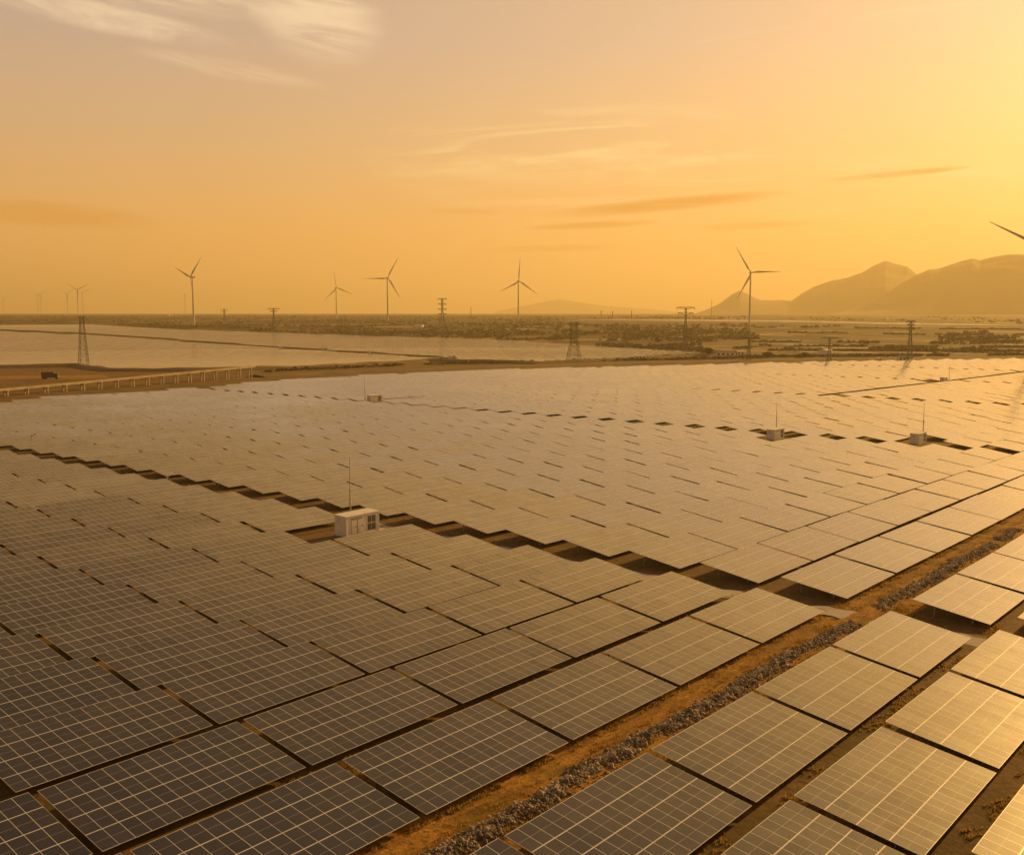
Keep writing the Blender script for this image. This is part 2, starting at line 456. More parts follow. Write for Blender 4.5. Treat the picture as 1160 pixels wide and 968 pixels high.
def road_z(X, Y):
    wob = .35 * np.sin(Y * .21) + .25 * np.sin(Y * .57 + 1)
    e = np.where(np.abs(X - X.min()) < .01, -1, np.where(np.abs(X - X.max()) < .01, 1, 0))
    X2 = X + wob * .6 + e * .3 * np.sin(Y * 1.7) - (Y > 150) * 0
    return X2, Y, terr(X2, Y) + .17 * sstep(47.5, 44, Y) * sstep(34, 37.5, Y) + .02


tag(grid_strip('gravel_road', np.arange(105.7, 109.31, .9), np.arange(-30, 420, 1.0), road_z, M_GRAVEL), kind='structure')

# ------------------------------------------------------------------ solar tables
MW, ML, NC, NR = 1.09, 2.068, 14, 4                     # module width, length; 14 columns, 4 rows
TL, TW = MW * NC, ML * NR
LOW, RISE = 0.62, 1.25
TILT = math.asin(RISE / TW); HW = math.cos(TILT) * TW
FR = 0.036                                              # half of the light line between modules
TH = .035


def tp(x, s, n=0.0):
    """table-local point: x along the table, s up the slope from the low edge, n along the normal"""
    return (x - TL / 2, -HW / 2 + s * math.cos(TILT) - n * math.sin(TILT), LOW + s * math.sin(TILT) + n * math.cos(TILT))


def module_faces(mb, x0, s0, i, j, x1=None, s1=None, fx=FR * .52, fs=FR * 1.12):
    x1, s1 = x0 + MW, s0 + ML
    a, b, c, d_ = (x0, s0), (x1, s0), (x1, s1), (x0, s1)
    A, B, C_, D = (x0 + fx, s0 + fs), (x1 - fx, s0 + fs), (x1 - fx, s1 - fs), (x0 + fx, s1 - fs)
    P = lambda q, n: tp(q[0], q[1], n)
    e = .002
    mb.quad(P(A, 0), P(B, 0), P(C_, 0), P(D, 0), 0, [(i + e, j + e), (i + 1 - e, j + e), (i + 1 - e, j + 1 - e), (i + e, j + 1 - e)])
    for p, q, r, s_ in ((a, b, B, A), (b, c, C_, B), (c, d_, D, C_), (d_, a, A, D)):
        mb.quad(P(p, 0), P(q, 0), P(r, 0), P(s_, 0), 1)


def slab_sides(mb, x0, x1, s0, s1):
    q = [(x0, s0), (x1, s0), (x1, s1), (x0, s1)]
    for k in range(4):
        a, b = q[k], q[(k + 1) % 4]
        mb.quad(tp(*a, -TH), tp(*b, -TH), tp(*b, 0), tp(*a, 0), 1)
    mb.quad(tp(*q[3], -TH), tp(*q[2], -TH), tp(*q[1], -TH), tp(*q[0], -TH), 2)


M_BACK = mat('panel_backsheet', (.55, .53, .50), .6)[0]
mb = MB()
for i in range(NC):
    for j in range(NR): module_faces(mb, i * MW, j * ML, i, j)
slab_sides(mb, 0, TL, 0, TW)
ME_ARRAY = mb.mesh('panel_array', [M_GLASS, M_FRAME, M_BACK])
ME_MODULE = []
for i in range(1):
    mb = MB(); module_faces(mb, 0, 0, 0, 0); slab_sides(mb, 0, MW, 0, ML); ME_MODULE = mb.mesh('solar_panel', [M_GLASS, M_FRAME, M_BACK])
rail_s = (1.1, 3.1, 5.2, 7.2)
post_x = (1.3, 5.5, 9.7, 13.9); post_s = (2.1, 6.2)
ME_RAIL = MB().bar(tp(.1, 0, -TH - .05), tp(TL - .1, 0, -TH - .05), .09).mesh('rail', M_STEEL)


def post_mesh(s):
    x, y, z = tp(0, s, -TH - .1); return MB().box(-.06, .06, -.06, .06, -.35, z).mesh('post', M_STEEL), y


POSTS = [post_mesh(s) for s in post_s]
mb = MB(); mb.v = [tuple(v.co) for v in ME_ARRAY.vertices]; mb.f = [tuple(p.vertices) for p in ME_ARRAY.polygons]
mb.m = [p.material_index for p in ME_ARRAY.polygons]
for p in ME_ARRAY.polygons:
    if p.material_index == 0: mb.uv[p.index] = [tuple(ME_ARRAY.uv_layers[0].data[k].uv) for k in p.loop_indices]
for s in rail_s: mb.bar(tp(.1, s, -TH - .05), tp(TL - .1, s, -TH - .05), .09, 3)
for (_, y), s in zip(POSTS, post_s):
    for x in post_x: mb.box(x - TL / 2 - .06, x - TL / 2 + .06, y - .06, y + .06, -.35, tp(0, s, -TH - .1)[2], 3)
ME_WHOLE = mb.mesh('solar_table', [M_GLASS, M_FRAME, M_BACK, M_STEEL])

# far edge of the plant in the photograph (x, y)
EDGE = np.array([(-200, 476), (0, 459), (80, 450), (210, 442), (300, 433), (450, 424), (580, 419), (700, 416), (850, 412), (1000, 409), (1160, 406), (1400, 404)], float)
blocks = []   # (block id, x start, length pitch, columns, row0 low edge, row pitch, rows)
tables = []
REMOVED = set()


def slot(block, x0, y0, L, k, c):
    """x0: near end of the table, y0: low edge"""
    cx_, cy_ = x0 + (L - .6) / 2, y0 + HW / 2
    px, py, dd = proj((cx_, cy_, gz(cx_, cy_) + 1))
    if dd < 8: return
    if not (-150 < px < 1330 and py < 1260): return
    if py < np.interp(px, EDGE[:, 0], EDGE[:, 1]): return
    D = math.hypot(cx_, cy_)
    area = (FPX / dd) ** 2 * TL * HW * (CAM.z - gz(cx_, cy_)) / D
    inside = -60 < px < 1220 and py < 1040
    tables.append(dict(b=block, k=k, c=c, x=cx_, y=cy_, sx=(L - .6) / TL, a=area if inside else 0, px=px, py=py))


PL, LL, YA, XL = 11.42, 15.71, 43.93, 105.9
for k in range(0, 22):
    for c in range(0, 8):
        if (k, c) == (6, 0): continue
        slot('L', XL - LL * (c + 1) + .6, YA + PL * k, LL, k, c)
for k in range(0, 6):
    for c in range(0, 8): slot('R', 106.5 - 16.0 * (c + 1) + .6, 28.7 - 10.78 * k, 16.0, k, c)
for k in range(0, 30):
    for c in range(0, 10): slot('S', 112.6 + 16.19 * c, 28.5 - 10.78 * k, 16.19, k, c)
PU, YU = 11.11, 44.04


def upper(block, xs0, L, nc, gaprow=None, skip=()):
    for k in range(0, 62):
        for c in range(nc):
            if (k, c) in skip: continue
            y = YU + PU * k + (9.0 if gaprow is not None and k >= gaprow else 0)
            slot(block, xs0 + L * c, y, L, k, c)
    for k in range(1, 30):
        if block != 'U':
            for c in range(nc): slot(block + 'r', xs0 + L * c, 28.5 - 10.78 * (k - 1), L, k, c)


upper('U', 112.5, 16.19, 10, None, {(7, 9)})
upper('V', 281.5, 16.7, 10, None, {(4, 0), (24, 0), (24, 1)})
upper('W', 455, 16.2, 11, 13, {(13, 10)})
upper('X', 640, 16.2, 11, 13)
upper('Y', 825, 16.2, 30, 13)

tables.sort(key=lambda t: -t['a'])
ORD = ('first second third fourth fifth sixth seventh eighth ninth tenth eleventh twelfth thirteenth fourteenth fifteenth sixteenth seventeenth '
       'eighteenth nineteenth twentieth').split() + ['twenty-first', 'twenty-second', 'twenty-third', 'twenty-fourth', 'twenty-fifth', 'twenty-sixth', 'twenty-seventh', 'twenty-eighth', 'twenty-ninth', 'thirtieth'] + ['further'] * 60
N_IND, N_PARTS, N_MOD = 300, 100, 22


def table_label(t):
    k, c = ORD[t['k']], ORD[t['c']]
    if t['b'] == 'L': return f'solar table this side of gravel road, {k} row behind dirt track, {c} from road'
    if t['b'] == 'R': return f'solar table this side of gravel road, {k} row before the dirt track, {c} from road'
    if t['b'] == 'U': return f'solar table beyond the gravel road, {k} row behind dirt track, {c} from road'
    if t['b'] == 'S': return f'solar table beyond the gravel road, {k} row before the dirt track, {c} from road'
    return f'far solar table past second cross road, {k} row behind dirt track, {c} from road'


def pose(t):
    x, y = t['x'], t['y']
    z = gz(x, y)
    sxp = (gz(x + 4, y) - gz(x - 4, y)) / 8; syp = (gz(x, y + 4) - gz(x, y - 4)) / 8
    # tables follow the uneven ground a little, each set slightly differently
    und = noise.noise(Vector((x * .02, y * .02, 3.1)))
    rx = syp + random.gauss(0, R(.32)) + R(1.15) * und
    ry = -sxp + random.gauss(0, R(.22)) + R(.6) * noise.noise(Vector((x * .025, y * .025, 8.7)))
    return Vector((x, y, z + random.uniform(-.04, .05))), Euler((rx, ry, 0))


GRP = 'solar panel tables of the field'
stuff_T = []
for n, t in enumerate(tables):
    loc, rot = pose(t)
    if n >= N_IND or t['a'] == 0:
        stuff_T.append(Matrix.Translation(loc) @ rot.to_matrix().to_4x4() @ Matrix.Diagonal((t['sx'], 1, 1, 1)))
        continue
    lab = table_label(t)
    if n >= N_PARTS:
        o = link('solar_table', ME_WHOLE, None, loc)
    else:
        o = link('solar_table', None, None, loc); o.empty_display_size = 1
        if n < N_MOD:
            for i in range(NC):
                for j in range(NR):
                    e = link('solar_panel', ME_MODULE, o)
                    e.location = Vector(tp(i * MW, j * ML)) - Vector(tp(0, 0))
                    e.rotation_euler = (0, 0, 0)
                    e.location.z += random.uniform(-.003, .003)
        else:
            link('panel_array', ME_ARRAY, o)
        for s in (rail_s[1], rail_s[2]) if n >= 40 else rail_s:
            link('rail', ME_RAIL, o, Vector(tp(0, s)) - Vector(tp(0, 0)))
        for (me, y), s in zip(POSTS, post_s):
            for x in post_x: link('post', me, o, (x - TL / 2, y, 0))
    o.rotation_euler = rot; o.scale = (t['sx'], 1, 1)
    tag(o, lab, 'solar table', GRP)

# the rest of the plant as one mass
if stuff_T:
    nv = len(ME_ARRAY.vertices); bv = np.empty(nv * 3, np.float32); ME_ARRAY.vertices.foreach_get('co', bv); bv = bv.reshape(-1, 3)
    bf = np.array([p.vertices[:] for p in ME_ARRAY.polygons]); bm_ = np.array([p.material_index for p in ME_ARRAY.polygons])
    bu = np.empty(bf.size * 2, np.float32); ME_ARRAY.uv_layers[0].data.foreach_get('uv', bu); bu = bu.reshape(-1, 2)
    vs = []; fs = []; ms = []; us = []
    for k, T in enumerate(stuff_T):
        T = np.array(T); vs.append(bv @ T[:3, :3].T + T[:3, 3]); fs.append(bf + k * nv); ms.append(bm_); us.append(bu + np.array([14.0 * (k % 60), 4.0 * (k // 60)]) * (1))
    o = link('solar_field', np_mesh('solar_field', np.vstack(vs), np.vstack(fs), [M_GLASS, M_FRAME, M_BACK], np.vstack(us), mi=np.concatenate(ms)))
    tag(o, 'mass of distant solar tables filling the middle of the plain', 'solar field', None, 'stuff')
from collections import Counter
print('IND', Counter(t['b'] for t in tables[:N_IND]), [(t['px'],t['py'],t['k']) for t in tables[:N_IND] if t['k']>29])
print('tables', len(tables), 'stuff', len(stuff_T))

# second solar farm further off, across the bank
TOP = np.array([(-200, 367), (0, 368), (98, 367.5), (200, 373), (300, 376.5), (580, 386), (700, 394), (785, 399)])
BOT = np.array([(-200, 416), (88, 414), (125, 419), (330, 415.5), (485, 406.5), (600, 409), (650, 407.5), (730, 403), (785, 399.5)])
MIDL = np.array([(-200, 372), (0, 374), (110, 379), (280, 391.5), (485, 404.5), (520, 407)])
vs = []; fs = []
for kx in range(0, 260):
    for ky in range(0, 350):
        x = 250 + kx * 15.71; y = 430 + ky * 8.25
        px, py, dd = proj((x, y, gz(x, y) + 1))
        if dd < 300 or not (-60 < px < 790): continue
        if py < np.interp(px, TOP[:, 0], TOP[:, 1]) or py > np.interp(px, BOT[:, 0], BOT[:, 1]): continue
        if px < 510 and abs(py - np.interp(px, MIDL[:, 0], MIDL[:, 1])) < 1.1: continue
        z = gz(x, y); s_ = .010 * noise.noise(Vector((x * .01, y * .01, 1))) + random.gauss(0, .003)
        h = HW / 2
        a = TILT * .25 + s_
        q = [(x, y - h, z + .7), (x + 15.4, y - h, z + .7), (x + 15.4, y + h, z + .7 + 2 * h * a), (x, y + h, z + .7 + 2 * h * a)]
        i = len(vs); vs += q; fs.append((i, i + 1, i + 2, i + 3))
        vs += [(p[0], p[1], p[2] - .12) for p in q]
        for u in range(4): fs.append((i + u, i + 4 + u, i + 4 + (u + 1) % 4, i + (u + 1) % 4))
M_FARG, tf, bf_ = mat('distant_solar_glass', (.05, .058, .085), .42, 0, .6)
bf_.inputs['IOR'].default_value = 1.6; bf_.inputs['Coat Weight'].default_value = .9; bf_.inputs['Coat Roughness'].default_value = .15
print('far farm', len(fs) // 5)
o = link('far_solar_farm', np_mesh('far_solar_farm', np.array(vs), np.array(fs), [M_FARG, M_PYL], mi=np.array([0, 1, 1, 1, 1] * (len(fs) // 5))))
tag(o, 'second solar farm beyond the bank seen as a pale sheet of panels', 'solar farm', None, 'stuff')

# ------------------------------------------------------------------ inverter cabins and their lightning masts
def cabin(px, py, label, rz=0.0, loc=None, s=1.0):
    p = loc or at(px, py)
    t = thing('inverter_cabin', label, 'equipment cabin', Vector((p[0], p[1], gz(p[0], p[1]) - .1)), rz, 'inverter cabins in the solar field')
    t.scale = (s, s, s)
    L, Wd, H = 6.2, 2.5, 2.75
    f = MB()
    f.box(-L / 2, L / 2, -Wd / 2, Wd / 2, 0, .3); f.build('plinth', M_GREYP, t)
    b = MB(); b.box(-L / 2 + .05, L / 2 - .05, -Wd / 2 + .05, Wd / 2 - .05, .3, .3 + H)
    for x in (-L / 2, L / 2 - .16):
        for y in (-Wd / 2, Wd / 2 - .16): b.box(x, x + .16, y, y + .16, .3, .3 + H)
    for k in range(9):                                        # ribs of the end walls
        y = -Wd / 2 + .25 + k * .25
        b.box(-L / 2 + .02, -L / 2 + .05, y, y + .1, .4, .2 + H); b.box(L / 2 - .05, L / 2 - .02, y, y + .1, .4, .2 + H)
    b.box(-L / 2, L / 2, -Wd / 2, -Wd / 2 + .12, .24 + H, .304 + H); b.box(-L / 2, L / 2, -Wd / 2 - .004, -Wd / 2 + .1, .302, .42)
    b.build('body', M_WHITE, t)
    r = MB(); r.box(-L / 2 - .06, L / 2 + .06, -Wd / 2 - .06, Wd / 2 + .06, .305 + H, .40 + H)
    r.v = [(x, y, z + (.07 if abs(z - .40 - H) < 1e-6 and y > 0 else 0)) for x, y, z in r.v]
    r.build('roof', M_ROOF, t)
    yf = -Wd / 2 + .05
    for x0 in (-L / 2 + 1.0, -L / 2 + 2.15):
        MB().box(x0 - .06, x0 + 1.06, yf - .012, yf + .012, .44, 2.52).build('door_frame', M_GREYP, t)
        d_ = MB(); d_.box(x0, x0 + 1.0, yf - .035, yf + .01, .5, 2.45)
        for q in range(5): d_.box(x0 + .15, x0 + .85, yf - .05, yf - .03, .7 + q * .1, .75 + q * .1)
        dd = d_.build('door', M_WHITE, t)
        MB().box(x0 + .86, x0 + .92, yf - .09, yf - .03, 1.4, 1.6).build('handle', M_VENT, dd)
    MB().box(-L / 2 + .9, -L / 2 + 2.9, yf - .02, yf + .01, 2.55, 2.75).build('louvre_strip', M_GREYP, t)
    for x0 in (.95, 1.75):
        for z0 in (.62, 1.72):
            fr = MB(); fr.box(x0, x0 + .66, yf - .03, yf + .01, z0, z0 + .95)
            v = fr.build('vent', M_VENT, t)
            fm = MB()
            for q in range(6): fm.box(x0 + .05, x0 + .61, yf - .045, yf - .028, z0 + .1 + q * .145, z0 + .13 + q * .145)
            fm.build('slats', M_GREYP, v)
    return t


def mast(loc, h, label):
    t = thing('lightning_mast', label, 'lightning mast', Vector((loc[0], loc[1], gz(loc[0], loc[1]))), 0, 'lightning masts beside the cabins')
    MB().tube([(0, 0, 0), (0, 0, h * .55), (0, 0, h * .551), (0, 0, h)], [.14, .11, .075, .035], 8).build('pole', M_STEEL, t)
    MB().box(-.3, .3, -.3, .3, -.3, .25).build('base', M_CONC, t)
    MB().box(-.22, .22, -.34, -.10, 1.5, 2.25).build('control_box', M_WHITE, t)
    return t


cabin(0, 0, 'white inverter cabin with two doors and four dark vents, nearest the gravel road', 0, (101.65, 116.65), 1.07)
mast((104.6, 121.6), 11.2, 'thin grey lightning mast behind the nearest white cabin')
cabin(0, 0, 'small inverter cabin by the second cross road, in the middle of the golden tables', 0, (270.5, 128.6))
mast((277.0, 131.5), 10.5, 'lightning mast beside the cabin in the middle of the golden tables')
cabin(0, 0, 'inverter cabin beyond the second cross road, in the row nearest the dirt track', 0, (288.0, 94.2))
mast((297.5, 96.0), 11.0, 'lightning mast beside the cabin nearest the dirt track')
p = at(1069, 433); cabin(0, 0, 'tiny inverter cabin beside the long dark lane at the far end', 0, (p.x, p.y))
p = at(1075, 431.5); mast((p.x, p.y), 12, 'lightning mast at the tiny cabin by the long dark lane')
cabin(0, 0, 'small white cabin at the start of the dark lane, in the grey tables', 0, (286.5, 316.5))
mast((283.0, 318.5), 12, 'lightning mast behind the small white cabin among the grey tables')
for px, py, lab in ((318, 395, 'tiny cabin on the lane through the far solar farm, before the second one'), (367, 396.5, 'tiny cabin midway along the lane through the far solar farm'),
                    (420, 400.5, 'tiny cabin close to the end of the lane through the far solar farm'), (512, 406, 'long tiny cabin on the brown bank past the lane end'),
                    (995, 408.8, 'pale tiny cabin at the plant edge, apart from its neighbour'), (1009, 408.3, 'pale tiny cabin next to the slim pylon at the plant edge')):
    p = at(px, py); cabin(0, 0, lab, -.3, (p.x, p.y), .95)


# ------------------------------------------------------------------ rubble bank and dry grass along the track
def scatter_rocks():
    ico_v = np.array([(0, 0, 1), (.894, 0, .447), (.276, .851, .447), (-.724, .526, .447), (-.724, -.526, .447), (.276, -.851, .447),
                      (.724, .526, -.447), (-.276, .851, -.447), (-.894, 0, -.447), (-.276, -.851, -.447), (.724, -.526, -.447), (0, 0, -1)])
    ico_f = np.array([(0, 1, 2), (0, 2, 3), (0, 3, 4), (0, 4, 5), (0, 5, 1), (1, 6, 2), (2, 7, 3), (3, 8, 4), (4, 9, 5), (5, 10, 1),
                      (2, 6, 7), (3, 7, 8), (4, 8, 9), (5, 9, 10), (1, 10, 6), (6, 11, 7), (7, 11, 8), (8, 11, 9), (9, 11, 10), (10, 11, 6)])
    V = []; F = []; k = 0
    n = 0
    while n < 13500:
        x = 22 + 150 * random.random() ** 1.15
        if 104.5 < x < 112.0: continue
        yc = 40.2 + .25 * math.sin(x * .23) + .15 * math.sin(x * .71)
        wd = .95 + .35 * noise.noise(Vector((x * .2, 0, 0)))
        yy = random.gauss(0, .55) * wd
        if abs(yy) > 1.7: continue
        if noise.noise(Vector((x * .16, 5, 1))) < -.42: continue
        r = random.choice([random.uniform(.04, .09), random.uniform(.08, .15), random.uniform(.08, .15)]) if random.random() < .9 else random.uniform(.15, .28)
        h = .16 * math.exp(-(yy / .8) ** 2) * random.random()
        z = gz(x, yc) + .14 + .28 * math.exp(-((yc + yy - 40.2) / 1.0) ** 2) + h * .9
        M = np.array(Euler((random.uniform(0, 6), random.uniform(0, 6), random.uniform(0, 6))).to_matrix())
        s = np.array([random.uniform(.7, 1.4), random.uniform(.6, 1.1), random.uniform(.5, .9)]) * r
        V.append((ico_v * s * rng.uniform(.75, 1.2, (12, 1))) @ M.T + np.array([x, yc + yy, z])); F.append(ico_f + k); k += 12; n += 1
    o = link('rubble_bank', np_mesh('rubble_bank', np.vstack(V), np.vstack(F), M_ROCK))
    tag(o, 'bank of broken grey stones heaped along the dirt track', 'rubble', None, 'stuff')


scatter_rocks()


def scatter_grass():
    V = []; F = []; k = 0
    def tuft(x, y, z, h, nb):
        nonlocal k
        for _ in range(nb):
            a = random.uniform(0, 6.28); l = random.uniform(.5, 1) * h; w_ = .03 + .02 * random.random(); le = random.uniform(.2, .7) * l
            dx, dy = math.cos(a), math.sin(a); bx, by = x + random.gauss(0, .08), y + random.gauss(0, .08)
            V.append(np.array([(bx - dy * w_, by + dx * w_, z), (bx + dy * w_, by - dx * w_, z), (bx + dx * le, by + dy * le, z + l)])); F.append((k, k + 1, k + 2)); k += 3
    for _ in range(24000):
        x = 20 + 160 * random.random() ** 1.2
        if 105.4 < x < 109.5: continue
        y = random.choice([random.gauss(41.4, .5), random.gauss(44.3, .5), random.gauss(38.2, .6), random.gauss(39.0, .4)])
        if noise.noise(Vector((x * .3, y * .5, 2))) < -.05: continue
        tuft(x, y, gz(x, y) + .02, random.uniform(.2, .5), 5)
    for _ in range(6000):          # under and between the nearest rows
        x = 40 + 75 * random.random(); y = random.choice([27.5, 17, 54, 38]) + random.gauss(0, .9)
        if noise.noise(Vector((x * .25, y * .3, 6))) < 0: continue
        tuft(x, y, gz(x, y), random.uniform(.15, .4), 5)
    for _ in range(3500):          # verge of the gravel road
        x = random.choice([random.gauss(110.6, .9), random.gauss(105.4, .2)]); y = random.uniform(10, 250)
        if noise.noise(Vector((x * .25, y * .2, 9))) < 0: continue
        tuft(x, y, gz(x, y), random.uniform(.2, .45), 5)
    o = link('dry_grass', np_mesh('dry_grass', np.vstack(V), np.array(F), M_GRASS))
    tag(o, 'dry yellow grass growing along the dirt track and road verges', 'grass', None, 'stuff')


scatter_grass()

# ------------------------------------------------------------------ wind turbines
def turbine(px, hub_y, r_px, ang, sq, label, D=None):
    BL = 60.0
    r0 = ray(px, 355); hf = math.hypot(r0.x, r0.y)
    D = D or BL * FPX / r_px * hf
    b = far(px, D); hub_z = CAM.z + (355 - hub_y) / FPX * D / hf
    h = hub_z - b.z
    t = thing('wind_turbine', label, 'wind turbine', b - Vector((0, 0, .5)), 0, 'wind turbines on the plain')
    toward = math.atan2(-b.y, -b.x)                   # rotor turned so that it looks sq as wide as it is high
    t.rotation_euler = (0, 0, toward + (math.acos(sq) if sq > 0 else -math.acos(-sq)))
    tw_ = MB().tube([(0, 0, 0), (0, 0, h * .5), (0, 0, h - 1.5)], [2.2, 1.75, 1.25], 16).build('tower', M_TURB, t)
    MB().tube([(-6.5, 0, h), (-5.5, 0, h), (2.0, 0, h), (2.8, 0, h)], [.9, 1.9, 2.1, 1.5], 10).build('nacelle', M_TURB, t)
    MB().tube([(2.8, 0, h), (4.0, 0, h), (5.0, 0, h), (5.6, 0, h)], [1.6, 1.7, 1.2, .2], 12).build('hub', M_TURB, t)
    for k in range(3):
        a = R(ang + 120 * k)
        mb = MB(); n = 10; rings = []
        for i in range(n + 1):
            u = i / n; r = 1.2 + u * (BL - 1.2)
            ch = np.interp(u, [0, .06, .2, .5, 1], [1.9, 2.1, 4.0, 2.5, .5]); th = np.interp(u, [0, .06, .2, 1], [1.9, 1.8, .8, .12])
            tw2 = R(18) * (1 - u)
            off = .25 * ch * (u > .05)
            ring = []
            for q in range(8):
                f = 2 * math.pi * q / 8
                cx_, tx = math.cos(f) * ch / 2 - off, math.sin(f) * th / 2
                ring.append((tx * math.cos(tw2) - cx_ * math.sin(tw2) + 1.2 * u * u + 4.0, cx_ * math.cos(tw2) + tx * math.sin(tw2), r))
            rings.append(len(mb.v)); mb.v += ring
        for p_, q_ in zip(rings, rings[1:]):
            for j in range(8): mb.f.append((p_ + j, p_ + (j + 1) % 8, q_ + (j + 1) % 8, q_ + j)); mb.m.append(0)
        mb.f.append(tuple(rings[-1] + j for j in range(8))); mb.m.append(0)
        e = mb.build('blade', M_TURB, t, (0, 0, h)); e.rotation_euler = (a - math.pi / 2, 0, 0)
    return t


for a in (
    (219.3, 313.8, 34, 40, -.5, 'white wind turbine standing between the far solar farm and the nearest lattice tower'),
    (381.2, 326, 21.5, 100, .85, 'hazy wind turbine with one blade up, between two larger ones'),
    (439.3, 315, 27.5, 62, .95, 'white wind turbine with one blade level, just before the many-armed pylon'),
    (587.2, 318.6, 27, 87, .92, 'wind turbine with one blade straight up, alone in the middle of the plain'),
    (849.2, 309, 34, 2, .97, 'wind turbine in front of the small cone of the mountains'),
    (1180, 281, 68, 154, .97, 'wind turbine mostly out of the picture, only one blade tip before the sky'),
    (88.7, 328.5, 15.5, 28, .92, 'hazy turbine directly above the lattice tower, tallest of the distant cluster'),
    (94.2, 331, 11.5, 20, .9, 'faint turbine tucked beside the tallest one of the distant cluster'),
    (76.8, 332.3, 11.5, 30, .9, 'faint turbine standing alone next to the distant cluster'),
    (43.2, 334.3, 9.5, 25, .9, 'very faint turbine of a close pair, the one further from the cluster'),
    (46.6, 334.5, 9, 40, .9, 'very faint turbine of a close pair, the one nearer the cluster'),
    (4.6, 338, 8, 15, .9, 'very faint turbine at the edge of the picture'),
    (210, 333.6, 10, 30, .7, 'faint distant turbine beside the white one over the far solar farm'),
): turbine(*a)


# ------------------------------------------------------------------ pylons
def pylon(px, by, ty, arms, label, base_w=.2, waist=.55, head=.05, bar=.28, D=None, abar=None):
    abar = abar or bar
    b = at(px, by) if D is None else far(px, D)
    dist = math.hypot(b.x, b.y)
    H = CAM.z + (355 - ty) / FPX * dist - b.z
    t = thing('lattice_pylon', label, 'pylon', b - Vector((0, 0, .3)), math.atan2(b.y, b.x) + .25, 'lattice pylons of the power line')
    mb = MB(); bw_, ww = H * base_w / 2, H * head / 2
    lv = [0, .14, .27, .39, .5, .6, .69, .77, .85, .92, 1.0]
    def half(u): return bw_ + (ww - bw_) * min(u / waist, 1.0)
    pts = [[(sx * half(u), sy * half(u), u * H) for sx, sy in ((-1, -1), (1, -1), (1, 1), (-1, 1))] for u in lv]
    for p_, q_ in zip(pts, pts[1:]):
        for k in range(4):
            mb.bar(p_[k], q_[k], bar * 1.3); mb.bar(p_[k], q_[(k + 1) % 4], bar * .7); mb.bar(p_[(k + 1) % 4], q_[k], bar * .7); mb.bar(q_[k], q_[(k + 1) % 4], bar * .7)
    mb.build('mast', M_PYL, t)
    for u, w_ in arms:
        am = MB(); z = u * H; hw = half(u); wl = w_ * H
        for s in (-1, 1):
            for sy in (-1, 1): am.bar((0, s * hw, z + .02 * H), (0, s * wl, z + .01 * H), abar); am.bar((sy * hw, s * hw, z - .03 * H), (0, s * wl, z + .01 * H), abar * .8)
            am.bar((0, s * (hw + wl) / 2, z + .015 * H), (0, s * (hw + wl) / 2, z - .014 * H), abar * .7)
            am.bar((0, s * wl, z + .01 * H), (0, s * wl, z - .05 * H), abar * .7)       # insulator string
        am.build('crossarm', M_PYL, t)


pylon(95, 415.5, 357.5, [(.99, .07)], 'tall narrow lattice tower without arms beside the far solar farm', .17, .98, .06, .2)
pylon(650, 408, 364, [(.97, .16), (.78, .18), (.6, .17)], 'lattice tower with a dense boxy head and splayed legs at the bank', .34, .5, .15, .26)
pylon(776, 399, 348, [(.99, .2), (.87, .17), (.52, .14)], 'tall pylon with two wide arms on top beside the low building', .12, .7, .03, .22, abar=.55)
pylon(848, 409, 381, [(.97, .38), (.62, .34)], 'low pylon with two very wide arms behind the low building', .2, .6, .06, .22, abar=.6)
pylon(939, 409, 380, [(.97, .34), (.62, .34)], 'low faint pylon with two very wide arms among the ponds', .18, .6, .06, .2, abar=.45)
pylon(1030, 409, 362, [(.98, .1), (.9, .08), (.8, .09)], 'slim dark pylon with short arms before the mountains', .12, .8, .04, .26, abar=.5)
pylon(501, 369, 338, [(.98, .16), (.80, .14), (.62, .15), (.44, .15)], 'pylon with four stacked pairs of arms on the plain', .22, .5, .05, .42, D=2000, abar=.8)
pylon(310, 370, 349, [(.97, .3), (.85, .18)], 'small pylon with one wide arm on top, left of the hazy turbine'.replace(', left of', ', before'), .22, .5, .05, .38, D=1900, abar=.7)
pylon(254, 363, 350, [(.96, .34), (.78, .3)], 'smallest pylon, with a broad head, beside the white turbine', .22, .5, .08, .45, D=2700)
for k, (px, ty, D, lab) in enumerate(((681, 351.5, 3000, 'faint slim pole on the horizon, first of three beyond the river'), (694, 352, 3000, 'faint slim pole on the horizon, middle of three beyond the river'),
                                  (715.5, 351.5, 2900, 'faint slim pole on the horizon, last of three beyond the river'), (533.5, 347.5, 3600, 'faint lone pole on the horizon past the four-armed pylon'),
                                  (806, 340, 4500, 'tiny tower on the foot of the small mountain cone'))):
    b = far(px, D); H = CAM.z + (355 - ty) / FPX * D - b.z
    t = thing('transmission_pole', lab, 'pole', b, 0, 'faint poles on the horizon')
    MB().tube([(0, 0, 0), (0, 0, H)], [1.5, 1.0], 8).build('shaft', M_PYL, t)
    MB().bar((-2.5, 0, H * .93), (2.5, 0, H * .93), .8).build('crossarm', M_PYL, t)

